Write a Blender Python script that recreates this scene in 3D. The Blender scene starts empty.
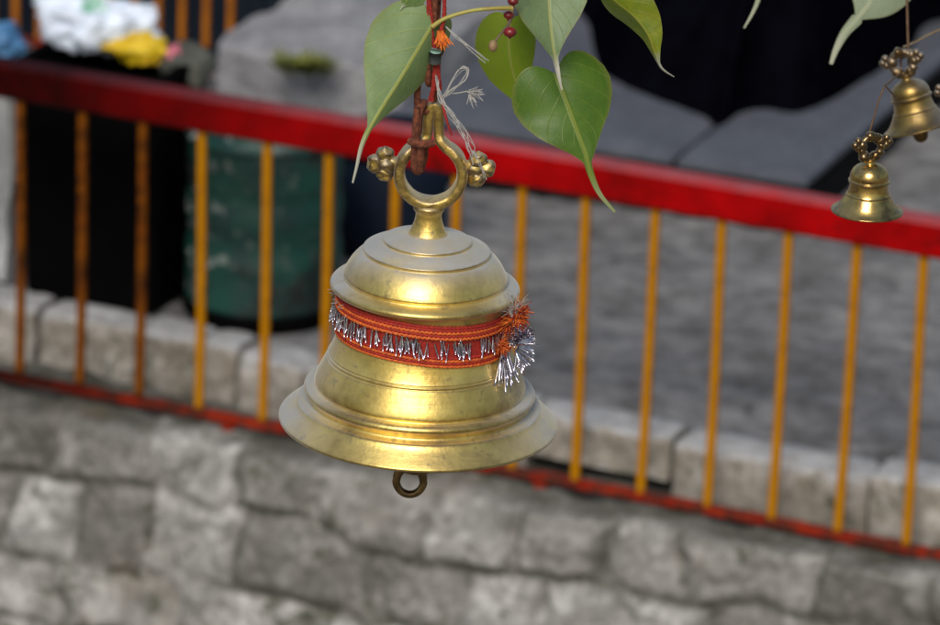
import bpy, math, random
import numpy as np
from mathutils import Vector, Matrix

random.seed(7)
RNG = np.random.default_rng(11)
SC = bpy.context.scene
COL = SC.collection

# ------------------------------------------------------------------ camera
LENS, SENSOR = 200.0, 36.0
FPX = LENS / SENSOR * 940.0                 # focal length in reference pixels
PITCH, ROLL = math.radians(20.0), math.radians(2.2)
CAM = np.array([0.0, 0.0, 3.8])
FW = np.array([0.0, math.cos(PITCH), -math.sin(PITCH)])
_R0 = np.array([1.0, 0, 0]); _U0 = np.array([0.0, math.sin(PITCH), math.cos(PITCH)])
RT = math.cos(ROLL) * _R0 + math.sin(ROLL) * _U0
UP = -math.sin(ROLL) * _R0 + math.cos(ROLL) * _U0

def ray(x, y): return FW + (x - 470) / FPX * RT - (y - 312.5) / FPX * UP
def at(x, y, d): return CAM + ray(x, y) * d           # world point seen at photo position (x, y), d metres deep
def on_z(x, y, z):
    r = ray(x, y); return CAM + r * ((z - CAM[2]) / r[2])

cam = bpy.data.cameras.new('camera'); co = bpy.data.objects.new('camera', cam); COL.objects.link(co)
co.matrix_world = Matrix(((RT[0], UP[0], -FW[0], CAM[0]), (RT[1], UP[1], -FW[1], CAM[1]),
                          (RT[2], UP[2], -FW[2], CAM[2]), (0, 0, 0, 1)))
cam.lens = LENS; cam.sensor_width = SENSOR; cam.clip_start = 0.1; cam.clip_end = 1500
cam.dof.use_dof = True; cam.dof.focus_distance = 5.56; cam.dof.aperture_fstop = 8.6
SC.camera = co

# frame of the railing: s along it (to the right), b away from the camera, z up
FA = math.radians(21.3)
FE = np.array([math.cos(FA), -math.sin(FA), 0]); FN = np.array([math.sin(FA), math.cos(FA), 0])
FO = np.array([0.0731, 9.77, 0.0])
def sb(x, y, z):
    q = on_z(x, y, z) - FO; return float(q @ FE), float(q @ FN)
def W(s, b, z): return FO + s * FE + b * FN + np.array([0, 0, z])

# ------------------------------------------------------------------ numpy noise
def _hash(ix, iy, iz, seed):
    h = (ix * 374761393 + iy * 668265263 + iz * 2147483647 + seed * 1274126177) & 0xffffffff
    h = ((h ^ (h >> 13)) * 1274126177) & 0xffffffff
    return ((h ^ (h >> 16)) & 0xffff) / 65535.0
def vnoise(p, seed=0):
    p = np.asarray(p, float); i = np.floor(p).astype(np.int64); f = p - i; f = f * f * (3 - 2 * f)
    out = 0
    for dx in (0, 1):
        for dy in (0, 1):
            for dz in (0, 1):
                w = (f[..., 0] if dx else 1 - f[..., 0]) * (f[..., 1] if dy else 1 - f[..., 1]) * (f[..., 2] if dz else 1 - f[..., 2])
                out = out + w * _hash(i[..., 0] + dx, i[..., 1] + dy, i[..., 2] + dz, seed)
    return out * 2 - 1
def fbm(p, seed=0, octv=4, gain=0.5):
    p = np.asarray(p, float); a, t = 1.0, 0
    for o in range(octv):
        t = t + a * vnoise(p * 2 ** o + 17.3 * o, seed + o); a *= gain
    return t
def p3(a, b, c=0.0):
    a, b = np.broadcast_arrays(np.asarray(a, float), np.asarray(b, float))
    return np.stack([a, b, np.full(a.shape, c, float)], -1)
def sstep(a, b, x):
    t = np.clip((x - a) / (b - a), 0, 1); return t * t * (3 - 2 * t)

# ------------------------------------------------------------------ mesh collecting
def catmull(pts, n=8, closed=False):
    P = [np.asarray(p, float) for p in pts]; out = []; m = len(P)
    for i in range(m if closed else m - 1):
        if closed: a, b, c, d = P[i - 1], P[i], P[(i + 1) % m], P[(i + 2) % m]
        else: a, b, c, d = P[max(i - 1, 0)], P[i], P[i + 1], P[min(i + 2, m - 1)]
        for k in range(n):
            t = k / n
            out.append(0.5 * (2 * b + (c - a) * t + (2 * a - 5 * b + 4 * c - d) * t * t + (3 * b - a - 3 * c + d) * t ** 3))
    if not closed: out.append(P[-1])
    return out

class MB:
    def __init__(s): s.v = []; s.f = []; s.m = []; s.uv = {}; s.cur = 0
    def add(s, vs, fs):
        o = len(s.v); s.v += [tuple(map(float, v)) for v in vs]
        for f in fs: s.f.append(tuple(o + i for i in f)); s.m.append(s.cur)
        return o
    def grid(s, P, cu=False, cv=False):
        """P: array nu x nv x 3"""
        nu, nv = P.shape[:2]; fs = []
        for i in range(nu if cu else nu - 1):
            for j in range(nv if cv else nv - 1):
                a, b = i, (i + 1) % nu; c, d = j, (j + 1) % nv
                fs.append((a * nv + c, b * nv + c, b * nv + d, a * nv + d))
        return s.add(P.reshape(-1, 3), fs)
    def tube(s, pts, r, n=8, closed=False, cap=True, lobes=0, twist=0.0, amp=0.25):
        P = np.array([np.asarray(p, float) for p in pts]); m = len(P)
        R = np.full(m, r, float) if np.isscalar(r) else np.asarray(r, float)
        T = np.roll(P, -1, 0) - np.roll(P, 1, 0)
        if not closed: T[0] = P[1] - P[0]; T[-1] = P[-1] - P[-2]
        T /= np.maximum(np.linalg.norm(T, axis=1, keepdims=True), 1e-12)
        ref = np.array([0, 0, 1.0]) if abs(T[0][2]) < 0.9 else np.array([1.0, 0, 0])
        N = np.cross(T[0], ref); N /= np.linalg.norm(N); rings = []
        ln = 0.0
        for i in range(m):
            N = N - T[i] * (N @ T[i]); N /= max(np.linalg.norm(N), 1e-12); B = np.cross(T[i], N)
            if i: ln += np.linalg.norm(P[i] - P[i - 1])
            ring = []
            for k in range(n):
                a = 2 * math.pi * k / n; rr = R[i]
                if lobes: rr *= 1 + amp * math.cos(lobes * (a - twist * ln))
                ring.append(P[i] + rr * (math.cos(a) * N + math.sin(a) * B))
            rings.append(ring)
        o = s.grid(np.array(rings), cu=closed, cv=True)
        if cap and not closed:
            s.f.append(tuple(o + k for k in range(n))[::-1]); s.m.append(s.cur)
            s.f.append(tuple(o + (m - 1) * n + k for k in range(n))); s.m.append(s.cur)
    def lathe(s, prof, n=96, cap=False):
        a = np.linspace(0, 2 * math.pi, n, endpoint=False)
        P = np.array([[[r * math.cos(t), r * math.sin(t), h] for t in a] for r, h in prof])
        s.grid(P, cv=True)
    def ball(s, c, r, nu=12, nv=18, sc=(1, 1, 1), nz=0.0):
        prof = [(max(1e-5, math.sin(math.pi * i / nu)), -math.cos(math.pi * i / nu)) for i in range(nu + 1)]
        a = np.linspace(0, 2 * math.pi, nv, endpoint=False)
        P = np.array([[[c[0] + r * sc[0] * q * math.cos(t), c[1] + r * sc[1] * q * math.sin(t), c[2] + r * sc[2] * h] for t in a] for q, h in prof])
        if nz:
            D = P - np.array(c); P = np.array(c) + D * (1 + nz * fbm(D / r * 1.3 + np.array(c) * 900, 3, 3))[..., None]
        s.grid(P, cv=True)
    def box(s, lo, hi, bev=0.0):
        (x0, y0, z0), (x1, y1, z1) = lo, hi
        if bev <= 0:
            v = [(x0, y0, z0), (x1, y0, z0), (x1, y1, z0), (x0, y1, z0), (x0, y0, z1), (x1, y0, z1), (x1, y1, z1), (x0, y1, z1)]
            s.add(v, [(3, 2, 1, 0), (4, 5, 6, 7), (0, 1, 5, 4), (1, 2, 6, 5), (2, 3, 7, 6), (3, 0, 4, 7)]); return
        # chamfered box as a stack of rings
        def ring(i, z): return [(x0 + i, y0 + 0, z), (x1 - i, y0 + 0, z), (x1, y0 + i, z), (x1, y1 - i, z), (x1 - i, y1, z), (x0 + i, y1, z), (x0, y1 - i, z), (x0, y0 + i, z)]
        def inner(z): b = bev; return [(x0 + b, y0 + b, z), (x1 - b, y0 + b, z), (x1 - b, y0 + b, z), (x1 - b, y1 - b, z), (x1 - b, y1 - b, z), (x0 + b, y1 - b, z), (x0 + b, y1 - b, z), (x0 + b, y0 + b, z)]
        rs = [inner(z0), ring(bev, z0 + bev), ring(bev, z1 - bev), inner(z1)]
        o = s.grid(np.array(rs), cv=True)
        for k in (0, 3):
            q = [o + k * 8 + i for i in (0, 1, 3, 5)]
            s.f.append(tuple(q[::-1] if k == 0 else q)); s.m.append(s.cur)
    def build(s, name, mat, parent=None, origin=None, smooth=True, rotz=None, sharp=None):
        V = np.array(s.v, float)
        if origin is not None: V = V - np.asarray(origin, float)
        me = bpy.data.meshes.new(name); me.from_pydata(V.tolist(), [], s.f); me.update()
        for m in (mat if isinstance(mat, (list, tuple)) else [mat]): me.materials.append(m)
        me.polygons.foreach_set('material_index', s.m)
        me.polygons.foreach_set('use_smooth', [bool(smooth)] * len(me.polygons))
        if sharp is not None: me.set_sharp_from_angle(angle=math.radians(sharp))
        for nm, arr in s.uv.items():
            at_ = me.attributes.new(nm, 'FLOAT', 'POINT'); at_.data.foreach_set('value', np.asarray(arr, float).ravel())
        me.validate()
        o = bpy.data.objects.new(name, me); COL.objects.link(o)
        if parent is not None: o.parent = parent
        if origin is not None and parent is None: o.location = origin
        if rotz is not None: o.rotation_euler.z = rotz
        return o

def tag(o, label=None, cat=None, group=None, kind=None):
    if label: o['label'] = label
    if cat: o['category'] = cat
    if group: o['group'] = group
    if kind: o['kind'] = kind
    return o
def thing(name, label, cat, loc, rot=(0, 0, 0), group=None):
    o = bpy.data.objects.new(name, None); COL.objects.link(o); o.empty_display_size = 0.05
    o.location = loc; o.rotation_euler = rot
    return tag(o, label, cat, group)

# ------------------------------------------------------------------ materials
class NT:
    def __init__(s, name):
        s.m = bpy.data.materials.new(name); s.m.use_nodes = True; s.t = s.m.node_tree; s.t.nodes.clear()
        s.out = s.n('ShaderNodeOutputMaterial'); s.b = s.n('ShaderNodeBsdfPrincipled'); s.l(s.b.outputs[0], s.out.inputs[0])
        s.tc = s.n('ShaderNodeTexCoord')
    def n(s, t, **k):
        x = s.t.nodes.new(t)
        for a, b in k.items(): setattr(x, a, b)
        return x
    def l(s, a, b): s.t.links.new(a, b)
    def noise(s, scale, detail=4, rough=0.55, vec=None, dist=0.0):
        x = s.n('ShaderNodeTexNoise'); x.inputs['Scale'].default_value = scale; x.inputs['Detail'].default_value = detail
        x.inputs['Roughness'].default_value = rough; x.inputs['Distortion'].default_value = dist
        s.l(vec if vec is not None else s.tc.outputs['Object'], x.inputs['Vector']); return x.outputs['Fac']
    def ramp(s, fac, stops):
        x = s.n('ShaderNodeValToRGB'); s.l(fac, x.inputs[0]); e = x.color_ramp.elements
        while len(e) < len(stops): e.new(0.5)
        for i, (p, c) in enumerate(stops):
            e[i].position = p; e[i].color = (c, c, c, 1) if np.isscalar(c) else (*c, 1)
        return x.outputs[0]
    def mix(s, fac, a, b, mode='MIX'):
        x = s.n('ShaderNodeMix', data_type='RGBA', blend_type=mode)
        for i, v in ((0, fac), (6, a), (7, b)):
            if hasattr(v, 'is_output'): s.l(v, x.inputs[i])
            elif np.isscalar(v): x.inputs[i].default_value = v
            else: x.inputs[i].default_value = (*v, 1)
        return x.outputs[2]
    def math(s, op, a, b=None, c=None):
        x = s.n('ShaderNodeMath', operation=op)
        for i, v in enumerate((a, b, c)):
            if v is None: continue
            if hasattr(v, 'is_output'): s.l(v, x.inputs[i])
            else: x.inputs[i].default_value = v
        return x.outputs[0]
    def attr(s, name): return s.n('ShaderNodeAttribute', attribute_name=name).outputs['Fac']
    def sep(s, v):
        x = s.n('ShaderNodeSeparateXYZ'); s.l(v, x.inputs[0]); return x.outputs
    def geo(s): return s.n('ShaderNodeNewGeometry')
    def bump(s, h, dist, strength=1.0):
        x = s.n('ShaderNodeBump'); x.inputs['Distance'].default_value = dist; x.inputs['Strength'].default_value = strength
        s.l(h, x.inputs['Height']); s.l(x.outputs[0], s.b.inputs['Normal']); return x
    def set(s, **k):
        names = dict(col='Base Color', rough='Roughness', metal='Metallic', spec='Specular IOR Level', sheen='Sheen Weight', coat='Coat Weight')
        for a, v in k.items():
            i = s.b.inputs[names.get(a, a)]
            if hasattr(v, 'is_output'): s.l(v, i)
            elif a == 'col': i.default_value = (*v, 1)
            else: i.default_value = v
        return s

def mat_brass(name, dust=1.0, base=(0.94, 0.70, 0.19), dark=(0.50, 0.32, 0.055), scale=1.0, rough=(0.29, 0.43), sheen=0.5, aniso=0.0, cast=0.0):
    m = NT(name)
    nn = m.sep(m.geo().outputs['Normal']); nz = nn[2]
    n1 = m.noise(16 * scale, 5, 0.6); n2 = m.noise(70 * scale, 4, 0.6); n3 = m.noise(240 * scale, 3, 0.6)
    c = m.mix(m.ramp(n1, [(0.42, 0), (0.70, 1)]), base, dark)
    # brown tarnish gathers in the grooves
    cav = m.ramp(m.math('ADD', m.geo().outputs['Pointiness'], m.math('MULTIPLY', m.math('SUBTRACT', n2, 0.5), 0.05)), [(0.450, 1), (0.497, 0)])
    c = m.mix(m.math('MULTIPLY', cav, 0.88), c, (0.10, 0.055, 0.018))
    st = m.ramp(m.noise(9 * scale, 6, 0.72, dist=0.5), [(0.54, 0), (0.66, 1)])
    side = m.math('SUBTRACT', 1.0, m.ramp(m.math('MULTIPLY', nn[1], -1.0), [(0.35, 0), (0.8, 0.8)]))
    c = m.mix(m.math('MULTIPLY', m.math('MULTIPLY', st, side), 0.8), c, (0.15, 0.095, 0.04))
    spots = m.ramp(n2, [(0.60, 0), (0.70, 1)])
    c = m.mix(m.math('MULTIPLY', spots, 0.55), c, (0.16, 0.11, 0.05))
    # grime settles on what faces up
    up = m.ramp(nz, [(0.30, 0.08), (0.62, 0.62), (0.86, 1)])
    d = m.math('MULTIPLY', up, m.ramp(n1, [(0.25, 0.45), (0.65, 1.0)]))
    d = m.math('ADD', m.math('MULTIPLY', m.math('ADD', d, 0.12), 0.95 * dust), m.math('MULTIPLY', m.ramp(n2, [(0.45, 0), (0.75, 1)]), 0.16 * dust))
    # the side people reach for is rubbed bright, grime stays on the flanks and the crown
    ob = m.sep(m.tc.outputs['Object'])
    rad = m.math('SQRT', m.math('ADD', m.math('MULTIPLY', ob[0], ob[0]), m.math('ADD', m.math('MULTIPLY', ob[1], ob[1]), 1e-8)))
    az = m.math('DIVIDE', m.math('MULTIPLY', ob[1], -1.0), rad)
    fr = m.ramp(m.math('ADD', az, m.math('MULTIPLY', m.math('SUBTRACT', n1, 0.5), 0.5)), [(0.35, 0), (0.85, 1)])
    crown = m.n('ShaderNodeMapRange'); m.l(ob[2], crown.inputs['Value'])
    for q, v in (('From Min', .172), ('From Max', .198), ('To Min', 1.0), ('To Max', 0.15)): crown.inputs[q].default_value = v
    fr = m.math('MULTIPLY', fr, crown.outputs[0])
    d = m.math('MULTIPLY', d, m.math('SUBTRACT', 1.0, m.math('MULTIPLY', fr, 0.80)))
    d = m.math('MINIMUM', d, 0.92)
    c = m.mix(d, c, (0.37, 0.378, 0.38))
    m.set(col=c, metal=m.math('SUBTRACT', 1.0, m.math('MULTIPLY', d, 0.85)))
    m.set(rough=m.math('ADD', m.math('MULTIPLY', n3, rough[1] - rough[0]), m.math('ADD', m.math('MULTIPLY', d, 0.22), rough[0])))
    m.set(sheen=sheen * dust); m.b.inputs['Sheen Roughness'].default_value = 0.42
    m.b.inputs['Sheen Tint'].default_value = (0.80, 0.80, 0.80, 1)
    if aniso:
        tn = m.n('ShaderNodeTangent', direction_type='RADIAL', axis='Z'); m.l(tn.outputs[0], m.b.inputs['Tangent'])
        m.b.inputs['Anisotropic'].default_value = aniso; m.b.inputs['Anisotropic Rotation'].default_value = 0.25
    h = m.math('ADD', m.math('MULTIPLY', n2, 0.7), m.math('MULTIPLY', n3, 0.3))
    mp = m.n('ShaderNodeMapping'); mp.inputs['Scale'].default_value = (3, 3, 260); m.l(m.tc.outputs['Object'], mp.inputs['Vector'])
    h = m.math('ADD', h, m.math('MULTIPLY', m.noise(scale, 3, 0.6, mp.outputs[0]), 0.35))
    if cast: h = m.math('ADD', h, m.math('MULTIPLY', m.noise(150, 4, 0.6), cast))
    m.bump(h, 0.0008 / scale, 0.6)
    return m.m

def mat_simple(name, a, b, scale=20, rough=0.7, metal=0.0, bump=0.0, spec=0.5, lo=0.35, hi=0.65, sheen=0.0):
    m = NT(name); n1 = m.noise(scale, 5, 0.6)
    m.set(col=m.mix(m.ramp(n1, [(lo, 0), (hi, 1)]), a, b), rough=rough, metal=metal, spec=spec, sheen=sheen)
    if bump: m.bump(m.noise(scale * 3, 5, 0.65), bump, 1.0)
    return m.m

def mat_stone(name, dark, mid, light, attr=True, cap=None):
    m = NT(name)
    n1 = m.noise(7, 6, 0.62); n2 = m.noise(38, 6, 0.65); n3 = m.noise(150, 4, 0.6)
    c = m.ramp(m.math('ADD', m.math('MULTIPLY', n1, 0.5), m.math('MULTIPLY', n2, 0.5)), [(0.33, dark), (0.5, mid), (0.67, light)])
    if attr:
        t = m.attr('tint'); c = m.mix(1.0, c, m.ramp(t, [(0, (0.55, 0.535, 0.51)), (0.5, (1, 0.98, 0.95)), (1, (1.45, 1.45, 1.46))]), 'MULTIPLY')
        c = m.mix(m.math('MULTIPLY', m.attr('joint'), m.ramp(m.noise(11, 4, 0.6), [(0.36, 0.4), (0.60, 0.95)])), c, (0.048, 0.048, 0.036))
        c = m.mix(m.ramp(m.noise(6.5, 5, 0.65, dist=0.5), [(0.57, 0), (0.72, 0.25)]), c, (0.46, 0.46, 0.46))
        br = m.ramp(m.noise(2.7, 5, 0.6), [(0.56, 0), (0.72, 0.55)])
        c = m.mix(br, c, (0.17, 0.125, 0.075))
        mo = m.ramp(m.noise(8, 6, 0.75, dist=0.6), [(0.56, 0), (0.64, 0.75)])
        c = m.mix(mo, c, (0.05, 0.055, 0.03))
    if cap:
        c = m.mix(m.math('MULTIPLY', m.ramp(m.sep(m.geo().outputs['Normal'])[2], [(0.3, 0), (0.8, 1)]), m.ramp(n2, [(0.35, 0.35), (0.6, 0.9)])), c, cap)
    m.set(col=c, rough=0.9, spec=0.3)
    m.bump(m.math('ADD', m.math('MULTIPLY', n2, 0.6), m.math('MULTIPLY', n3, 0.4)), 0.006, 0.8)
    return m.m

def mat_leaf(name, col, col2, vein, under=None, trans=0.35, rough=0.38, spot=0.3):
    m = NT(name)
    u = m.attr('lc'); v = m.attr('lt')                  # across -1..1, along
    au = m.math('ABSOLUTE', u)
    ph = m.math('SUBTRACT', v, m.math('MULTIPLY', m.math('POWER', au, 0.8), 0.30))
    w = m.math('ABSOLUTE', m.math('SINE', m.math('MULTIPLY', ph, 3.14159 * 8.5)))
    lat = m.ramp(w, [(0.0, 1), (0.16, 0)])
    fine = m.noise(420, 3, 0.6)
    n1 = m.noise(45, 4, 0.6)
    c = m.mix(m.ramp(n1, [(0.35, 0), (0.65, 1)]), col, col2)
    c = m.mix(m.math('MULTIPLY', lat, 0.42), c, vein)
    net = m.n('ShaderNodeTexVoronoi', feature='DISTANCE_TO_EDGE'); net.inputs['Scale'].default_value = 330; m.l(m.tc.outputs['Object'], net.inputs['Vector'])
    nw = m.ramp(net.outputs['Distance'], [(0.0, 1), (0.10, 0)])
    c = m.mix(m.math('MULTIPLY', nw, 0.22), c, vein)
    c = m.mix(m.math('MULTIPLY', m.ramp(m.noise(24, 4, 0.65), [(0.45, 0), (0.7, 1)]), 0.45), c, tuple(q * 0.55 for q in col))
    edge = m.ramp(au, [(0.88, 0), (1.0, 1)])
    c = m.mix(m.math('MULTIPLY', m.math('MULTIPLY', edge, fine), 0.7), c, (0.26, 0.20, 0.06))
    mid = m.ramp(m.math('MULTIPLY', au, m.attr('lw')), [(0.030, 1), (0.055, 0)])
    c = m.mix(m.math('MULTIPLY', mid, 0.85), c, vein)
    sp = m.ramp(m.noise(120, 3, 0.5), [(0.70, 0), (0.75, 1)])
    c = m.mix(m.math('MULTIPLY', sp, spot), c, (0.30, 0.20, 0.05))
    tip = m.ramp(v, [(0.0, 0), (0.70, 0.0), (0.84, 1.0)])
    c = m.mix(m.math('MULTIPLY', tip, m.attr('tipw')), c, (0.56, 0.53, 0.46))
    if under is not None:
        cu = m.mix(m.math('MULTIPLY', lat, 0.35), under, tuple(min(1, k * 1.5) for k in under))
        cu = m.mix(m.math('MULTIPLY', mid, 0.9), cu, vein)
        c = m.mix(m.geo().outputs['Backfacing'], c, cu)
    m.set(col=c, rough=m.math('ADD', m.math('MULTIPLY', m.noise(60, 4, 0.6), 0.25), rough - 0.08), spec=0.38)
    h = m.math('SUBTRACT', m.math('MULTIPLY', lat, -0.6), m.math('ADD', m.math('MULTIPLY', mid, 1.0), m.math('MULTIPLY', fine, 0.4)))
    m.bump(h, 0.0009, 0.5)
    tr = m.n('ShaderNodeBsdfTranslucent'); m.l(m.mix(0.5, c, (0.28, 0.42, 0.04)), tr.inputs[0])
    mx = m.n('ShaderNodeMixShader'); mx.inputs[0].default_value = trans
    m.l(m.b.outputs[0], mx.inputs[1]); m.l(tr.outputs[0], mx.inputs[2]); m.l(mx.outputs[0], m.out.inputs[0])
    return m.m

def mat_paint(name, a, b, rust, s0=None, rough=0.45, chip=0.62, scale=26, top=None):
    """oil paint on iron with grime and rust flecks; s0: (s_from, s_to) a stretch darkened in colour as painted shade"""
    m = NT(name)
    n1 = m.noise(10, 5, 0.65); n2 = m.noise(scale, 6, 0.7); n3 = m.noise(160, 3)
    c = m.mix(m.ramp(n1, [(0.35, 0), (0.65, 1)]), a, b)
    th = m.ramp(n2, [(chip, 0), (chip + 0.08, 1)])
    c = m.mix(m.math('MULTIPLY', th, 0.8), c, rust)
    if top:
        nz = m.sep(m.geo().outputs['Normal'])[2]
        c = m.mix(m.math('MULTIPLY', m.ramp(nz, [(0.4, 0), (0.9, 1)]), m.ramp(n2, [(0.3, 0.25), (0.65, 0.55)])), c, top)  # tint on upper faces paints in the sky highlight of the rail
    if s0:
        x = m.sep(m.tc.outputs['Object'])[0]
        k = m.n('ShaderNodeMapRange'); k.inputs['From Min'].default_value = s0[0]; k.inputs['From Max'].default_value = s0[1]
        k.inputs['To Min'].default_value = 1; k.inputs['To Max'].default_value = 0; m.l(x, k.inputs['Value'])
        c = m.mix(m.math('MULTIPLY', k.outputs[0], m.ramp(n2, [(0.25, 0.90), (0.6, 1.0)])), c, tuple(0.045 * q for q in a))  # painted tree shade: colour darkened towards the left end
    m.set(col=c, rough=m.math('ADD', m.math('MULTIPLY', n2, 0.3), rough - 0.15), spec=0.08)
    m.bump(m.math('ADD', n2, m.math('MULTIPLY', n3, 0.3)), 0.0012, 0.6)
    return m.m

M = {}
M['brass'] = mat_brass('aged_brass', aniso=0.40, dust=1.0)
M['brass_knob'] = mat_brass('cast_brass', dust=0.62, base=(0.88, 0.60, 0.10), dark=(0.48, 0.31, 0.05), scale=1.6, cast=2.2)
M['small_brass'] = mat_brass('small_bell_brass', dust=0.22, base=(0.66, 0.46, 0.14), dark=(0.22, 0.13, 0.055), scale=3.0, rough=(0.15, 0.28), aniso=0.5)
M['old_brass'] = mat_brass('tarnished_brass', dust=0.5, base=(0.36, 0.24, 0.06), dark=(0.14, 0.09, 0.03), scale=3.0, rough=(0.3, 0.5))
M['clapper'] = mat_simple('dark_clapper_iron', (0.12, 0.085, 0.045), (0.30, 0.20, 0.08), 60, 0.35, 1.0)
M['rust'] = mat_simple('rusty_iron', (0.085, 0.022, 0.011), (0.24, 0.07, 0.03), 220, 0.85, 0.1, 0.0015)
M['red_thread'] = mat_simple('red_thread', (0.33, 0.02, 0.012), (0.20, 0.012, 0.008), 300, 0.9)
M['dark_thread'] = mat_simple('dark_wrapping', (0.015, 0.018, 0.018), (0.03, 0.035, 0.03), 200, 0.8)
M['teal_thread'] = mat_simple('teal_wrapping', (0.18, 0.32, 0.27), (0.25, 0.4, 0.34), 200, 0.8)
M['orange_thread'] = mat_simple('orange_thread', (0.72, 0.22, 0.02), (0.60, 0.10, 0.012), 200, 0.8)
M['cord_red'] = mat_simple('red_woven_cord', (0.38, 0.016, 0.006), (0.22, 0.010, 0.006), 260, 0.75)
M['cord_orange'] = mat_simple('orange_woven_cord', (0.66, 0.14, 0.012), (0.42, 0.055, 0.008), 260, 0.7)
M['tinsel'] = mat_simple('silver_tinsel', (0.84, 0.83, 0.90), (0.60, 0.56, 0.70), 150, 0.20, 1.0)
M['white_thread'] = mat_simple('white_frayed_thread', (0.42, 0.41, 0.39), (0.30, 0.29, 0.27), 200, 0.85, sheen=0.2)
M['wire'] = mat_simple('brown_wire', (0.10, 0.055, 0.03), (0.16, 0.09, 0.05), 100, 0.6, 0.5)
M['fig'] = mat_simple('dark_red_fig', (0.20, 0.012, 0.012), (0.12, 0.008, 0.010), 120, 0.35)
M['bud'] = mat_simple('brown_bud', (0.30, 0.20, 0.10), (0.22, 0.13, 0.06), 120, 0.6)
M['stem'] = mat_simple('yellow_green_stem', (0.36, 0.36, 0.07), (0.30, 0.22, 0.05), 60, 0.5)
M['twig'] = mat_simple('brown_twig', (0.12, 0.085, 0.05), (0.2, 0.15, 0.09), 90, 0.8)
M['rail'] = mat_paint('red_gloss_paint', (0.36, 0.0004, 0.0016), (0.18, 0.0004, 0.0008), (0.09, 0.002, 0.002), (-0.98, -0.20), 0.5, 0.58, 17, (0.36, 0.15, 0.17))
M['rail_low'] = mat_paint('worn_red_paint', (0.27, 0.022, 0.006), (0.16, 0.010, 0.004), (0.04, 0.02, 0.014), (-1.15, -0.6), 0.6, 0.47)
M['bar'] = mat_paint('yellow_bar_paint', (0.44, 0.185, 0.001), (0.35, 0.135, 0.001), (0.10, 0.035, 0.006), None, 0.5, 0.58, 34)
M['bar_worn_shade'] = mat_paint('rusty_shaded_bar_paint', (0.21, 0.068, 0.002), (0.10, 0.020, 0.002), (0.012, 0.005, 0.003), None, 0.6, 0.50, 9)  # rusty orange, also darkened to paint in shade at the left end
M['bar_back'] = mat_paint('orange_bar_paint', (0.42, 0.145, 0.010), (0.30, 0.09, 0.010), (0.05, 0.02, 0.012), None, 0.6, 0.55, 60)
M['stone'] = mat_stone('rubble_stone', (0.105, 0.104, 0.10), (0.225, 0.222, 0.215), (0.45, 0.448, 0.445))
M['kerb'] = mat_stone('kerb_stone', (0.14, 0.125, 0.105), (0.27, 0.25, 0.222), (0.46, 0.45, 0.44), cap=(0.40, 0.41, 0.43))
M['slab'] = mat_stone('blue_grey_slab', (0.062, 0.068, 0.085), (0.085, 0.094, 0.117), (0.115, 0.125, 0.15), attr=False)
M['block'] = mat_stone('rough_grey_block', (0.14, 0.14, 0.15), (0.25, 0.25, 0.265), (0.35, 0.35, 0.37), attr=False)
M['pale'] = mat_stone('pale_weathered_block', (0.22, 0.23, 0.23), (0.36, 0.37, 0.38), (0.46, 0.47, 0.49), attr=False)
M['plinth_shade'] = mat_simple('painted_shade_base', (0.005, 0.005, 0.006), (0.01, 0.01, 0.011), 14, 0.95, spec=.1)  # near-black colour paints in the shadow under the slab edges

def mat_ground(name):
    m = NT(name)
    n1 = m.noise(2.6, 6, 0.62); n2 = m.noise(13, 6, 0.65); n3 = m.noise(90, 5, 0.6)
    c = m.ramp(m.math('ADD', m.math('MULTIPLY', n1, 0.45), m.math('MULTIPLY', n2, 0.55)), [(0.40, (0.070, 0.069, 0.068)), (0.5, (0.150, 0.150, 0.154)), (0.61, (0.255, 0.253, 0.252))])
    st = m.ramp(m.noise(9, 4, 0.7, dist=0.8), [(0.58, 0), (0.66, 1)])
    c = m.mix(m.math('MULTIPLY', st, 0.75), c, (0.035, 0.033, 0.032))
    c = m.mix(m.math('MULTIPLY', n3, 0.35), c, (0.22, 0.21, 0.205))
    m.set(col=c, rough=0.93, spec=0.3); m.bump(m.math('ADD', n2, m.math('MULTIPLY', n3, 0.5)), 0.01, 0.7)
    return m.m
M['ground'] = mat_ground('worn_grey_concrete')
M['earth'] = mat_simple('dusty_earth', (0.13, 0.115, 0.09), (0.21, 0.19, 0.16), 3, 0.95, bump=0.02)

def mat_drum():
    m = NT('peeling_green_paint')
    n1 = m.noise(9, 6, 0.65); n2 = m.noise(24, 3, 0.5); n4 = m.noise(6, 3)
    c = m.mix(m.ramp(n1, [(0.4, 0), (0.6, 1)]), (0.003, 0.055, 0.040), (0.007, 0.032, 0.030))
    ox = m.sep(m.tc.outputs['Object'])[0]; lf = m.ramp(m.math('ADD', m.math('MULTIPLY', ox, 4.0), 0.5), [(0.05, 1), (0.62, 0.15)])
    c = m.mix(m.math('MULTIPLY', m.ramp(n2, [(0.60, 0), (0.67, 1.0)]), lf), c, (0.36, 0.37, 0.36))
    c = m.mix(m.ramp(m.noise(14, 5, 0.7), [(0.58, 0), (0.68, 0.5)]), c, (0.09, 0.095, 0.095))
    c = m.mix(m.ramp(n4, [(0.56, 0), (0.64, 0.92)]), c, (0.007, 0.008, 0.008))
    m.set(col=c, rough=0.55); m.bump(n2, 0.002, 0.5); return m.m
M['drum'] = mat_drum()
M['black_plastic'] = mat_simple('black_plastic', (0.0012, 0.0012, 0.0014), (0.002, 0.002, 0.0024), 12, 0.85, spec=0.03)
M['black_cloth'] = mat_simple('black_cloth', (0.0014, 0.0014, 0.0026), (0.0026, 0.0026, 0.005), 10, 0.98, spec=0.0)
M['navy'] = mat_simple('navy_plastic', (0.003, 0.006, 0.014), (0.005, 0.010, 0.022), 10, 0.7, spec=0.1)
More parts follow.
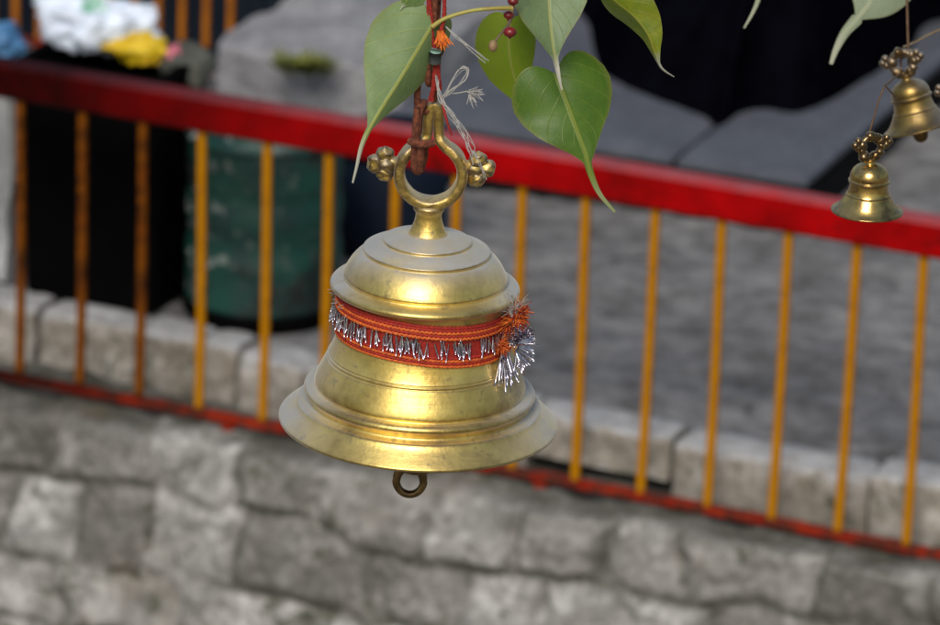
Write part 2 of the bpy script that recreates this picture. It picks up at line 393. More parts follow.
M['navy_panel'] = mat_simple('navy_backdrop', (0.005, 0.010, 0.019), (0.009, 0.015, 0.026), 8, 0.7, spec=0.2)
def mat_bag():
    m = NT('white_plastic_bag')
    n = m.noise(30, 5, 0.6); c = m.mix(n, (0.58, 0.67, 0.82), (0.76, 0.82, 0.92))
    p = m.sep(m.tc.outputs['Object'])
    g = m.n('ShaderNodeVectorMath', operation='DISTANCE'); m.l(m.tc.outputs['Object'], g.inputs[0]); g.inputs[1].default_value = (0.00, -0.02, 0.10)
    gf = m.math('MULTIPLY', m.ramp(g.outputs['Value'], [(0.022, 1), (0.036, 0)]), m.ramp(m.noise(60, 3), [(0.38, 0), (0.5, 0.85)]))
    c = m.mix(gf, c, (0.10, 0.36, 0.20))
    m.set(col=c, rough=0.35); m.bump(n, 0.003, 0.6)
    return m.m
M['bag'] = mat_bag()
M['yellow'] = mat_simple('yellow_wrapper', (0.72, 0.52, 0.01), (0.60, 0.36, 0.01), 30, 0.35, bump=0.004)
M['pink'] = mat_simple('pink_wrapper', (0.55, 0.14, 0.20), (0.45, 0.10, 0.16), 40, 0.4)
M['sack'] = mat_simple('olive_grey_sack', (0.045, 0.048, 0.038), (0.09, 0.095, 0.08), 14, 0.8, bump=0.004)
M['blue'] = mat_simple('blue_plastic', (0.05, 0.16, 0.34), (0.10, 0.25, 0.45), 20, 0.4, bump=0.004)
M['moss'] = mat_simple('moss_green', (0.16, 0.17, 0.02), (0.07, 0.095, 0.015), 60, 0.8)

# ------------------------------------------------------------------ light
world = bpy.data.worlds.new('World'); SC.world = world; world.use_nodes = True
wt = world.node_tree; bg = wt.nodes['Background']
sky = wt.nodes.new('ShaderNodeTexSky'); sky.sky_type = 'NISHITA'; sky.sun_disc = False
SUN_EL, SUN_AZ = math.radians(44), math.radians(190)     # azimuth clockwise from +Y: behind the camera, a little to its left
sky.sun_elevation = SUN_EL; sky.sun_rotation = SUN_AZ; sky.air_density = 1.4; sky.dust_density = 2.5; sky.ozone_density = 1.0
wt.links.new(sky.outputs[0], bg.inputs[0]); bg.inputs[1].default_value = 0.085
sl = bpy.data.lights.new('sun', 'SUN'); sl.energy = 2.6; sl.angle = math.radians(28); sl.color = (1.0, 0.95, 0.87)
so = bpy.data.objects.new('sun', sl); COL.objects.link(so)
sd = Vector((math.sin(SUN_AZ) * math.cos(SUN_EL), math.cos(SUN_AZ) * math.cos(SUN_EL), math.sin(SUN_EL)))
so.rotation_euler = sd.to_track_quat('Z', 'Y').to_euler(); so.location = (0, -5, 12)
SC.view_settings.view_transform = 'Standard'; SC.view_settings.look = 'None'; SC.view_settings.exposure = 0

# ------------------------------------------------------------------ the big bell
K = 5.63 / FPX                                # metres per reference pixel at the bell
BELL = at(418, 421, 5.63)
OUT = [(139, 0), (139.5, 2.2), (137.4, 4.5), (131, 10), (125, 15.4), (122.6, 18.2), (121.4, 20.0), (119.6, 21.0), (115.0, 21.0), (111.2, 22.8), (110.4, 25.4), (112.0, 28.4), (115.0, 31.0), (115.6, 33.6), (113.8, 36.2), (110.6, 37.2), (107.0, 37.0), (104.9, 38.4), (105.6, 40.6),
       (104.2, 46), (100.6, 54), (97.0, 62), (94.9, 66.6), (94.1, 67.4), (93.7, 68.4), (93.9, 69.6), (93.3, 70.6), (92.4, 71.2), (92.2, 72.6), (91.4, 74),
       (89.2, 79), (86.8, 86), (84.8, 95), (83.8, 104), (83.5, 114), (83.6, 124), (83.9, 132), (84.6, 137.2), (86.8, 139.2), (91.2, 140.4), (93.6, 142.2), (93.9, 144.6), (92.4, 146.6), (88.8, 148.4), (85.0, 149.6), (81.6, 150.6), (80.6, 152.0), (81.6, 154.4),
       (80.8, 157), (78.8, 161), (75.4, 167), (71.2, 172.4), (66.8, 176.6), (64.4, 178.2), (62.9, 178.8), (62.6, 180.0), (63.2, 181.6), (62.4, 182.9), (59.5, 184), (54, 186.6), (48, 188.8), (44.6, 189.4), (43.8, 190.2), (44.2, 191.6), (43.2, 193.0),
       (40, 194.2), (33, 196.6), (24, 198.4), (16, 199.4), (8, 199.6), (0.2, 199.6)]
INN = [(133, 0.2), (122, 6), (112, 20), (100, 38), (88, 58), (80, 76), (77, 100), (77, 134), (80, 150), (70, 168), (50, 182), (20, 190), (0.2, 191)]
def prof_dense(pr, n=3):
    return [(max(p[0], 0.2), p[1]) for p in catmull([np.array(q) for q in pr], n)]
bell = thing('brass_bell', 'big brass temple bell wrapped with an orange garland, hanging in the middle', 'bell', BELL, (0, math.radians(0.9), 0))
mb = MB(); mb.lathe([(r * K, h * K) for r, h in (INN[::-1] + [OUT[0]])][:-1] + [(r * K, h * K) for r, h in prof_dense(OUT)], 160)
mb.build('body', M['brass'], bell)
mb = MB(); mb.lathe([(q * K, h * K) for q, h in prof_dense([(22, 197.8), (18.8, 200), (16.4, 205), (14.2, 211), (13.0, 217), (13.2, 221), (14.6, 223.0), (15.6, 225), (15.4, 227.4), (13, 229.6), (9, 230.6), (0.3, 230.8)])], 40)
mb.build('neck', M['brass_knob'], bell)
RC = 262                                        # height of the hanging ring's centre
def ring_path():
    pts = []
    for a in range(-90, 68, 9): pts.append((31.2 * math.cos(math.radians(a)), 31.2 * math.sin(math.radians(a))))
    pts += [(7.4, 35), (5.6, 42), (5.2, 54), (4.4, 64), (2.0, 69)]
    pts += [(-x, y) for x, y in pts[::-1]][:-1]
    return pts
def ring_mesh(m, k, rc, scale=1.0, tr=7.9, yo=0):
    P = catmull([np.array((x * scale * k, yo, (rc + y * scale) * k)) for x, y in ring_path()], 6, True)
    hs = np.array([p[2] for p in P]) / k - rc
    P = np.array(P); T = np.roll(P, -1, 0) - np.roll(P, 1, 0); T /= np.linalg.norm(T, axis=1, keepdims=True)
    N = np.stack([T[:, 2], np.zeros(len(T)), -T[:, 0]], 1); rings = []
    for i in range(len(P)):
        dpt = np.interp(hs[i], [20, 40], [13.0, 6.5]); rd = np.interp(hs[i], [20, 40], [5.6, 5.2]); ring = []
        for a in np.linspace(0, 2 * math.pi, 22, endpoint=False):
            ca, sa = math.cos(a), math.sin(a)
            wob = 1 + .05 * float(vnoise(np.array([[P[i, 0] / k * .13 + ca, sa * 2, P[i, 2] / k * .13]]), 5)[0])
            ring.append(P[i] + N[i] * rd * k * math.copysign(abs(ca) ** .6, ca) * wob + np.array((0, 1, 0)) * dpt * k * math.copysign(abs(sa) ** .55, sa) * wob)
        rings.append(ring)
    m.grid(np.array(rings), cu=True, cv=True)
mb = MB(); ring_mesh(mb, K, RC); ring = mb.build('hanging_ring', M['brass_knob'], bell)
for sgn in (-1, 1):
    mb = MB()
    for x, z, r in ((45, 18.0, 8.4), (54.5, 8, 9.0), (45.5, -2.5, 8.0), (44, 8, 9.5), (49, 14, 6), (50, 1.5, 6)):
        mb.ball((sgn * x * K, random.uniform(-1, 1) * K, (RC + z - 1) * K), r * K, 16, 22, (1.0, 0.95, 1.0), .22)
    mb.tube([np.array((sgn * 34 * K, 0, (RC + 8) * K)), np.array((sgn * 45 * K, 0, (RC + 10) * K))], [7 * K, 5.5 * K], 12)
    mb.build('trefoil_knob', M['brass_knob'], bell)
# clapper: a rod on a hook inside, a heavy head and the eye below it
mb = MB()
mb.tube([np.array((0, 0, 190 * K)), np.array((-3 * K, 0, 80 * K)), np.array((-5 * K, 0, -30 * K))], 4.2 * K, 12)
mb.lathe([(q * K, h * K) for q, h in prof_dense([(0.3, 6), (14, 4), (23, -6), (26, -18), (24, -30), (20, -40), (17.5, -49), (15, -52.5), (0.3, -54)])], 32)
cl = mb.build('clapper', M['clapper'], bell)
mb = MB()
eye = [np.array((-5 * K + 14.0 * K * math.cos(t) * (1 if math.sin(t) < 0 else 0.95), -30 * K * 0, (-64 * K + 15.5 * K * math.sin(t)))) for t in np.linspace(0, 2 * math.pi, 40, endpoint=False)]
mb.tube(eye, [(4.0 + 1.6 * max(0, math.sin(t))) * K for t in np.linspace(0, 2 * math.pi, 40, endpoint=False)], 12, closed=True)
e_ = mb.build('clapper_eye', M['clapper'], cl)

# ------------------------------------------------------------------ garland on the bell
hs_ = np.array([p[1] for p in OUT]); rs_ = np.array([p[0] for p in OUT]); hk_ = (hs_ > 38) & (hs_ < 137)
def wr(h): return float(np.interp(h, hs_[hk_], rs_[hk_]))
gar = thing('garland', 'orange and red woven garland with silver tinsel fringe tied around the big bell', 'garland', BELL, (0, math.radians(0.9), 0))
def hoff(t): return -1.6 - 4.2 * math.cos(t) + 0.8 * math.sin(3 * t + 1)       # the band sits lower on the right
def cord(h, off, r, mat, tw, name='woven_cord'):
    P = []
    for t in np.linspace(0, 2 * math.pi, 520, endpoint=False):
        hh = h + hoff(t); q = wr(hh) + off; P.append(np.array((q * math.cos(t) * K, q * math.sin(t) * K, hh * K)))
    m = MB(); m.tube(P, r * K, 10, closed=True, lobes=2, twist=tw / K, amp=0.30); return m.build(name, mat, gar)
for h_, o_, r_, m_, t_ in ((133.2, 1.6, 1.5, 'cord_red', .7), (130.6, 2.2, 1.6, 'cord_red', -.7), (127.8, 2.6, 1.7, 'cord_orange', .7), (125.0, 2.9, 1.6, 'cord_red', -.7), (122.2, 3.1, 1.8, 'cord_orange', .7),
                           (102.0, 2.2, 1.5, 'cord_red', .7), (99.2, 2.2, 1.7, 'cord_orange', -.7), (96.4, 2.0, 1.5, 'cord_red', .7), (93.8, 1.8, 1.5, 'cord_orange', -.7)):
    cord(h_, o_, r_, M[m_], t_)
mb = MB()
T_ = np.linspace(0, 2 * math.pi, 240, endpoint=False)
mb.grid(np.array([[[(wr(h + hoff(t)) + o + 0.5 * math.sin(t * 60 + h)) * math.cos(t) * K, (wr(h + hoff(t)) + o + 0.5 * math.sin(t * 60 + h)) * math.sin(t) * K, (h + hoff(t)) * K] for t in T_]
                  for h, o in ((132, 1.2), (124, 1.8), (116, 2.0), (108, 1.8), (100, 1.4), (95, 0.9))]), cv=True)
mb.build('backing_ribbon', M['cord_red'], gar)
def fibre(m, p, d, ln, r, sag=0.3, n=5, jit=0.15):
    d = np.asarray(d, float); d = d / np.linalg.norm(d); P = []; q = np.asarray(p, float)
    w = RNG.normal(size=3) * jit
    for i in range(n):
        P.append(q.copy()); d = d + np.array([0, 0, -sag / n]) + w / n; d /= np.linalg.norm(d); q = q + d * ln / (n - 1)
    m.tube(P, [r, r, r, r, r * 0.6][:n] if n == 5 else r, 4)
mb = MB()
for i in range(330):
    t = random.uniform(0, 2 * math.pi); h0 = random.uniform(117, 122) + hoff(t)
    ln = random.uniform(11, 19) * K; q = (wr(h0) + random.uniform(4.0, 6.5)) * K
    tang = np.array((-math.sin(t), math.cos(t), 0)); rad = np.array((math.cos(t), math.sin(t), 0))
    d = -np.array([0, 0, 1.0]) + tang * random.gauss(0.10, 0.17) + rad * random.uniform(0.04, 0.2)
    fibre(mb, rad * q + np.array((0, 0, h0 * K)), d, ln, random.uniform(0.65, 1.3) * K, 0.1, 5, 0.14)
mb.build('tinsel_fringe', M['tinsel'], gar)
# the knot of tinsel on the right
ka = math.radians(-24); kr = np.array((math.cos(ka), math.sin(ka), 0)); kt = np.array((-math.sin(ka), math.cos(ka), 0))
def kp(r_, s_, h_): return (kr * r_ + kt * s_ + np.array((0, 0, h_))) * K
tas = MB()
for (r_, s_, h_, R_, nf, mi) in ((95, 0, 126, 17, 300, 0), (90, -13, 103, 11, 150, 0), (99, 6, 134, 14, 130, 0)):
    for i in range(nf):
        d = RNG.normal(size=3); d = d / np.linalg.norm(d) + kr * 0.5
        tas.cur = random.choice((0, 0, 1, 2))
        fibre(tas, kp(r_, s_, h_) + RNG.normal(size=3) * 1.5 * K, d, random.uniform(0.6, 1.1) * R_ * K, 0.45 * K, 0.5, 5, 0.9)
kn = tas.build('orange_tuft', [M['cord_orange'], M['cord_red'], M['orange_thread']], gar)
tas = MB()
for i in range(150):      # curled silver rosette
    a = random.uniform(-1.9, 2.5); d = kt * math.cos(a) * 1.0 + np.array((0, 0, 1)) * math.sin(a) + kr * random.uniform(0.1, 0.8)
    fibre(tas, kp(103, -3, 101) + (kt * math.cos(a) + np.array((0, 0, 1)) * math.sin(a)) * 4 * K, d, random.uniform(13, 24) * K, random.uniform(0.7, 1.25) * K, 0.5, 5, 0.4)
for i in range(34):
    fibre(tas, kp(93 + random.uniform(-2, 4), random.uniform(-16, -4), random.uniform(88, 97)), np.array((0, 0, -1)) + kt * random.uniform(-0.5, 0.4) + kr * random.uniform(0.0, 0.6), random.uniform(20, 32) * K, random.uniform(0.8, 1.4) * K, 0.1)
for i in range(34):
    d = RNG.normal(size=3) + kr
    fibre(tas, kp(97, -2, random.uniform(112, 126)), d, random.uniform(10, 19) * K, 0.95 * K, 0.2)
tas.build('silver_tassel', M['tinsel'], gar)
tas = MB()
for i in range(46):
    fibre(tas, kp(96, random.uniform(-4, 6), 130), np.array((0, 0, 1)) + kr * random.uniform(-0.3, 0.5) + kt * random.uniform(-0.5, 0.3), random.uniform(12, 30) * K, 0.32 * K, 0.6, 5, 0.7)
tas.build('loose_fibres', M['white_thread'], gar); tas = MB()
for i in range(26):
    t = math.radians(random.uniform(165, 215)); rad = np.array((math.cos(t), math.sin(t), 0)); h = random.uniform(104, 134)
    fibre(tas, rad * (wr(h) + 3) * K + np.array((0, 0, h * K)), rad + RNG.normal(size=3) * 0.6, random.uniform(5, 11) * K, 0.3 * K, 0.2, 5, 0.6)
tas.build('loose_fibres', M['white_thread'], gar)

# ------------------------------------------------------------------ chain, red threads, white threads
def dep(y): return 5.63 - (421 - y) * 4.04e-4           # depth of the plumb line through the big bell
def ptube(m, pts, r, n=8, d=None, sub=8, closed=False, **k):
    """tube through (x, y[, nearer metres]) photo positions at depth d; r in reference pixels"""
    Q = [at(p[0], p[1], (dep(p[1]) if d is None else d) - (p[2] if len(p) > 2 else 0)) for p in pts]
    Q = catmull(Q, sub, closed) if len(Q) > 2 else Q
    R = r * K if np.isscalar(r) else np.interp(np.linspace(0, 1, len(Q)), np.linspace(0, 1, len(r)), r) * K
    m.tube(Q, R, n, closed=closed, **k)
TOP = at(432, 108, dep(108))
ch = thing('rusty_chain', 'rusty iron chain bound with red thread holding the big bell', 'chain', TOP)
VX, VY, VZ = np.array((1.0, 0, 0)), np.array((0, 1.0, 0)), np.array((math.sin(0.012), 0, 1.0))
def link(cx, cy, hh, hw, r, edge, ang=0.0):
    c = at(cx, cy, dep(cy)); ax = (VY * math.cos(ang) + VX * math.sin(ang)) if edge else (VX * math.cos(ang) + VY * math.sin(ang)); P = []
    for a in np.linspace(0, 2 * math.pi, 28, endpoint=False):
        u, v = math.cos(a) * hw, math.sin(a) * hw
        P.append(c + (ax * u + VZ * (v + math.copysign(hh - hw, v if abs(v) > 1e-6 else 1e-6) * min(1, abs(v) / hw * 3))) * K)
    m = MB(); m.tube(P, r * K, 9, closed=True); return m.build('chain_link', M['rust'], ch, TOP)
link(420.5, 137, 34, 17, 4.7, True, ang=0.25)
link(426, 92, 20, 9.5, 3.4, False, ang=0.5)
link(431, 66, 18, 8, 3.3, True, ang=0.3)
link(434, 38, 19, 8, 3.3, False, ang=0.3)
link(436, 9, 19, 8, 3.3, True, ang=0.2)
link(437, -20, 19, 8, 3.3, False, ang=0.3)
link(438, -49, 19, 8, 3.3, True, ang=0.2)
link(439, -78, 19, 8, 3.3, False)
mb = MB(); ptube(mb, [(409, 141, .024), (421, 144, .032), (434, 143, .024)], [3.4, 4.6, 3.2], 10); ptube(mb, [(417, 107, .02), (416, 128, .022), (414, 142, .02)], 3.4, 9); ptube(mb, [(421, 144, .028), (420.5, 158, .026), (420, 170, .02)], [4.0, 3.8, 3.0], 10)
mb.build('bolt', M['rust'], ch, TOP)
mb = MB()
for k in range(3):
    j = lambda a: random.uniform(-a, a)
    ptube(mb, [(427 + j(2), -45, .01), (428 + j(2), -10, .012), (429 + j(2.5), 14, .012), (434 + j(3), 34, .014), (437 + j(2), 58, .012), (433 + j(4), 84, .012), (429 + j(4), 101, .01)], random.uniform(1.3, 2.0), 6, lobes=2, twist=0.5 / K)
    ptube(mb, [(447 + j(2), -45, .01), (445 + j(2), -5, .012), (442.5 + j(2), 18, .014), (439 + j(2), 36, .016), (440 + j(2), 60, .012), (438 + j(3), 90, .01)], random.uniform(1.2, 2.0), 6, lobes=2, twist=0.5 / K)
ptube(mb, [(441, 96, .02), (446, 118, .03), (452, 136, .03)], [1.6, 1.6, .9], 6)
mb.build('red_thread', M['red_thread'], ch, TOP)
mb = MB(); mb.tube([at(435.2, 52, dep(52) - .015), at(434.8, 63, dep(63) - .015)], 6.2 * K, 14); mb.build('black_wrapping', M['dark_thread'], ch, TOP)
mb = MB(); mb.tube([at(436.2, 48.5, dep(48) - .015), at(435.8, 51.8, dep(52) - .015)], 5.6 * K, 14); mb.build('teal_wrapping', M['teal_thread'], ch, TOP)
mb = MB()
for i in range(60): fibre(mb, at(441 + random.uniform(-4, 3), 33 + random.uniform(-3, 3), dep(33) - .02), np.array((random.uniform(-.1, .5), random.uniform(-.6, .1), -1)), random.uniform(9, 17) * K, 0.75 * K, 0.2, 5, 0.5)
mb.build('orange_tuft', M['orange_thread'], ch, TOP)

wtp = at(437, 90, dep(90))
mb = MB()
for k in range(4):
    j = lambda a: random.uniform(-a, a)
    ptube(mb, [(446 + j(1), 26 + j(2), .02), (458 + j(1.5), 38 + j(2), .022), (472 + j(2), 49 + j(2), .022), (486 + j(3), 60 + j(3), .02)], random.uniform(.25, .55), 5)
for k in range(6):
    ptube(mb, [(444 + j(2), 96 + j(3), .02), (450 + j(2), 84, .024), (460 + j(2), 69 + j(2), .024), (467 + j(1.5), 70 + j(2), .024), (464 + j(2), 81 + j(2), .026), (452 + j(2), 91 + j(2), .024), (441 + j(2), 99 + j(2), .02)], random.uniform(.25, .5), 5)
for k in range(9):
    ptube(mb, [(437 + j(2), 78 + j(4), .02), (440 + j(2), 98 + j(3), .024), (451 + j(4), 115 + j(4), .028), (463 + j(5), 131 + j(5), .03), (471 + j(4), 148 + j(3), .03), (474 + j(3), 158 + j(8), .028)], random.uniform(.22, .45), 5)
for k in range(3):
    ptube(mb, [(472 + j(2), 150, .03), (477 + j(2), 160, .03), (482 + j(2), 170, .028), (485 + j(2), 178 + j(8), .026)], random.uniform(.3, .5), 5)
for k in range(40):
    fibre(mb, at(470 + j(3), 93 + j(4), dep(93) - .03), np.array((random.uniform(0, .9), -.2, random.uniform(-1.0, .6))), random.uniform(5, 15) * K, .42 * K, .3, 5, .7)
ptube(mb, [(448, 94, .02), (458, 93, .022), (468, 91, .024)], .6, 5)
mb.build('frayed_thread', M['white_thread'], None, wtp)
tag(bpy.data.objects['frayed_thread'], 'frayed white threads with a small loop, tied to the chain above the big bell', 'thread')

# ------------------------------------------------------------------ leaves of the bodhi tree
BW = ([0, .012, .035, .07, .12, .19, .28, .42, .58, .72, .84, .93, 1.0], [.02, .26, .47, .67, .84, .96, 1.0, .93, .74, .50, .30, .17, .085])
def leaf(mid, wl, wr_, mat, label, d=5.6, nblade=None, lobe=16, dl=0.0, dr=0.0, curl=0.0, tipw=0.6, tail=0.32, fold=0.0, wave=0.0, stalk=None, base_tail=.07, flat=0.0):
    """mid: midrib photo positions (x, y, nearer metres) from the stalk to the drip tip; wl / wr_: half widths in pixels on its left / right as seen;
    dl / dr: metres nearer per pixel of half width"""
    tot = 1 + tail; C_ = catmull([np.array((p[0], p[1], p[2] if len(p) > 2 else 0.0)) for p in mid], 14); C_ = np.array(C_)
    L = np.r_[0, np.cumsum(np.linalg.norm(np.diff(C_[:, :2], axis=0), axis=1))]; L /= L[-1]
    nt, nc = 56, 21; tt = np.r_[.22 * np.linspace(0, 1, 20) ** 2, np.linspace(.22, tot, 45)[1:]]; nt = len(tt); cc = np.linspace(-1, 1, nc)
    mp = np.stack([np.interp(tt / tot, L, C_[:, k]) for k in range(3)], 1)
    tg = np.gradient(mp[:, :2], axis=0); tg /= np.linalg.norm(tg, axis=1, keepdims=True)
    V = np.zeros((nt, nc, 3)); lc = np.zeros((nt, nc)); lt = np.zeros((nt, nc)); lw = np.zeros((nt, nc))
    for i, t in enumerate(tt):
        w = float(np.interp(t, *BW)) if t <= 1 else base_tail * (1 - (t - 1) / tail * 0.75) + .006
        pr = np.array((-tg[i, 1], tg[i, 0]))          # left-hand normal on the image, y down
        for j, c in enumerate(cc):
            half = wl if c > 0 else wr_
            q = mp[i, :2] + pr * c * w * half
            x_ = abs(c) * w
            if t < 1: q = q - tg[i] * lobe * 3.0 * x_ * (1 - .72 * x_) * (1 - t) ** 4
            dep = mp[i, 2] + (dl if c > 0 else dr) * abs(c) * w * half - curl * (c * w) ** 2 + wave * math.sin(t * 9 + c * 2.0) * w * abs(c) + flat * math.sin(t * math.pi) * w
            V[i, j] = at(q[0], q[1], d - dep); lc[i, j] = c; lt[i, j] = t / tot; lw[i, j] = w
    m = MB(); m.grid(V); m.uv = dict(lc=lc, lt=lt, lw=lw, tipw=np.full((nt, nc), tipw))
    o0 = at(mid[0][0], mid[0][1], d)
    if stalk:
        th = thing('leaf', label, 'leaf', o0); m.build('blade', mat, th, o0)
        s = MB(); ptube(s, stalk[0], stalk[1], 8, d); s.build('leaf_stalk', M['stem'], th, o0); return th
    o = m.build('leaf', mat, None, o0); return tag(o, label, 'leaf')

GR = [mat_leaf('leaf_pale_underside', (0.17, 0.265, 0.105), (0.21, 0.30, 0.135), (0.40, 0.42, 0.10), trans=0.30, rough=0.45, spot=.1),
      mat_leaf('leaf_glossy_green', (0.048, 0.118, 0.008), (0.080, 0.165, 0.014), (0.20, 0.25, 0.035), trans=0.28, rough=0.40, spot=.35),
      mat_leaf('leaf_grey_sheen', (0.145, 0.225, 0.105), (0.175, 0.25, 0.13), (0.34, 0.37, 0.14), trans=0.25, rough=0.40, spot=.7),
      mat_leaf('leaf_yellow_green', (0.19, 0.29, 0.012), (0.23, 0.31, 0.016), (0.30, 0.32, 0.05), trans=0.5, rough=0.45, spot=.5),
      mat_leaf('leaf_olive', (0.14, 0.21, 0.012), (0.31, 0.33, 0.02), (0.38, 0.36, 0.06), trans=0.45, rough=0.38, spot=.5),
      mat_leaf('leaf_far_pale', (0.25, 0.31, 0.20), (0.28, 0.33, 0.23), (0.42, 0.45, 0.30), trans=0.35, rough=0.5, spot=.1)]
leaf([(432, 27, .0), (417, 52, .004), (399, 82, .01), (379, 114, .016), (364, 142, .014), (357, 168, .01), (353, 183, .008)], 54, 24, GR[0],
     'pale green heart-shaped leaf left of the chain, drip tip pointing down left', 5.455, lobe=26, dl=.0002, dr=-.0012, curl=.018, tipw=.95, tail=.50, wave=.004,
     stalk=([(432, 27, .002), (446, 18, .004), (470, 11, .004), (492, 8.5, 0), (512, 8, -.01)], [2.6, 2.1, 1.9, 2.0, 2.4]))
leaf([(511, 20, 0), (509, 45, 0), (513, 72, -.002), (524, 103, -.006), (532, 122, -.008)], 34, 27, GR[3],
     'yellowish green leaf half hidden behind the two middle leaves', 5.555, lobe=12, dl=-.0005, dr=-.0004, curl=.01, tail=.15)
leaf([(556, 74, 0), (565, 98, .004), (575, 125, .006), (585, 152, .006), (591, 174, .004), (600, 194, 0), (615, 212, -.006)], 53, 50, GR[1],
     'glossy dark green heart-shaped leaf in the middle with long curved drip tip', 5.50, lobe=24, dl=.0004, dr=-.0002, curl=.020, tipw=.25, tail=.62, wave=.005)
leaf([(545, -34, .0), (548, -10, .004), (550, 20, .010), (553, 46, .012), (556, 62, .010), (559, 78, .008), (562, 90, .004)], 37, 41, GR[2],
     'grey-green leaf with whitish tip overlapping the dark green leaf from above', 5.47, lobe=10, dl=-.0008, dr=.0003, curl=.012, tipw=1.0, tail=.36, wave=.004)
# the folded leaf right of it
leaf([(604, -8, .0), (618, 4, .004), (634, 17, .010), (647, 34, .010), (654, 52, .006), (661, 68, 0), (674, 77, -.004)], 12, 29, GR[4],
     'olive green folded leaf pointing right against the black cloth', 5.52, lobe=4, dl=-.0030, dr=.0006, curl=.02, tipw=1.0, tail=.25, wave=.008)
leaf([(880, -42, 0), (876, -22, 0), (871, 0, 0), (858, 18, 0), (845, 33, 0), (836, 50, 0), (831, 64, 0)], 52, 48, GR[5],
     'blurred pale leaf at the top edge left of the small bells, tip curving down', 6.35, lobe=12, curl=.02, tipw=.4, tail=.85, base_tail=.12)
leaf([(772, -72, 0), (768, -46, 0), (762, -20, 0), (758, 0, 0), (752, 14, 0), (744, 28, 0)], 34, 34, GR[5],
     'thin blurred leaf tip hanging from the top edge over the black cloth', 6.35, lobe=12, curl=.02, tipw=.3, tail=.55)
leaf([(416, -12, 0), (411, -4, 0), (405, 3, 0), (400, 10, 0)], 14, 15, GR[1],
     'small dark green leaf corner at the top edge beside the chain', 5.45, lobe=4, tail=.2)
# twig with figs
tw0 = at(511, 0, 5.50)
tw = thing('fig_twig', 'short brown twig with dark red figs and a bud above the yellowish leaf', 'twig', tw0)
mb = MB(); ptube(mb, [(514, -70, -.01), (513, -30, -.01), (512, 8, -.01), (510, 20, -.005), (506, 30, 0)], [3.2, 3.0, 2.6, 2.0, 1.4], 9, 5.50); ptube(mb, [(512, 8, -.01), (530, -10, -.005), (545, -34, 0.02)], [2.2, 2.0, 1.8], 8, 5.50)
ptube(mb, [(506, 28, 0), (499, 36, .004), (494, 43, .004)], [1.4, 1.3, 1.3], 7, 5.50); mb.build('stem', M['twig'], tw, tw0)
for x, y, r in ((510, 32, 6.2), (508.5, 15, 4.8), (513, 1, 5.2)):
    m = MB(); c = at(x, y, 5.475) - tw0; m.ball(c, r * K, 12, 18, (1.05, 1.0, .82)); m.ball(c + np.array((0, -.3 * r * K, -.78 * r * K)), 1.6 * K, 6, 8); m.build('fig', M['fig'], tw)
m = MB(); m.ball(at(493, 46, 5.49) - tw0, 6 * K, 10, 14, (.75, .75, 1.0)); m.build('bud', M['bud'], tw)
mb = MB(); ptube(mb, [(604, -8), (600, -30), (596, -60)], [1.8, 2.0, 2.4], 8, 5.52); ptube(mb, [(545, -34), (570, -48), (596, -60)], [1.8, 2, 2.4], 8, 5.49)
tag(mb.build('leaf_twig', M['twig'], None, at(596, -60, 5.52)), 'thin twig at the top edge carrying the olive folded leaf', 'twig')
mb = MB(); ptube(mb, [(903, 47), (915, 42), (930, 34), (950, 26), (985, 14)], [1.2, 1.3, 1.4, 1.6, 1.8], 7, 6.3)
tag(mb.build('bare_twig', M['twig'], None, at(930, 34, 6.3)), 'thin bare brown twig above the topmost small bell at the right edge', 'twig')

# ------------------------------------------------------------------ small bells at the right
SOUT = [(36, 0), (36.3, 1), (35, 2.2), (31.5, 4.4), (28.3, 7.6), (25.8, 11.2), (23.6, 15), (22.4, 17.2), (22.4, 18.2), (21.4, 19.0), (20.2, 22), (19.4, 26), (19.2, 29.5), (20.4, 30.6), (21, 31.6), (20.8, 32.8), (19.4, 33.6),
        (19.6, 35.5), (19.2, 39), (18, 42), (16.6, 44.2), (16.0, 44.8), (13.5, 47.2), (9, 49.4), (6, 50.2), (5.2, 51.5), (5.4, 54), (6.8, 55.2), (5, 56.6), (.2, 57)]
def small_bell(label, x, y, d, mats, rot, ys=0, mul=1.0):
    k = d / FPX * mul; o0 = at(x, y, d)
    t = thing('small_bell', label, 'bell', o0, rot, 'small brass bells at the right')
    m = MB(); m.lathe([(r * .9 * k, max(h - 3, .3) * k) for r, h in SOUT[::-1]][4:] + [(r * k, h * k) for r, h in prof_dense(SOUT)], 96); m.build('body', mats[0], t)
    m = MB()
    for a in np.linspace(0, 2 * math.pi, 11, endpoint=False):
        m.ball((12 * k * math.cos(a), .6 * k * math.sin(a * 3), (67.5 + 11 * math.sin(a)) * k), (4.9 + 1.2 * math.sin(5 * a)) * k, 10, 14, (1, 1, 1), .25)
    P = [np.array((11.5 * k * math.cos(a), 0, (67.5 + 11 * math.sin(a)) * k)) for a in np.linspace(0, 2 * math.pi, 40, endpoint=False)]
    m.tube(P, 3.8 * k, 10, closed=True); m.build('hanging_ring', mats[1], t)
    for sgn in (-1, 1):
        m = MB()
        for dx, dz in ((16.5, 8), (20, 4), (16.5, 1)): m.ball((sgn * dx * k, -1 * k, (67.5 + dz) * k), 4.0 * k, 8, 10)
        m.build('trefoil_knob', mats[1], t)
    m = MB(); m.tube([np.array((0, 0, 44 * k)), np.array((0, 0, -4 * k))], 1.3 * k, 8); m.ball((0, 0, -5.5 * k), 4.6 * k if ys == 0 else 8 * k, 10, 14, (1, 1, 1.2))
    m.build('clapper', M['clapper'] if ys == 0 else mats[0], t)
    return t
small_bell('small shiny brass bell hanging upright in front of the red rail', 867, 211, 5.80, (M['small_brass'], M['small_brass']), (0, math.radians(.3), .5))
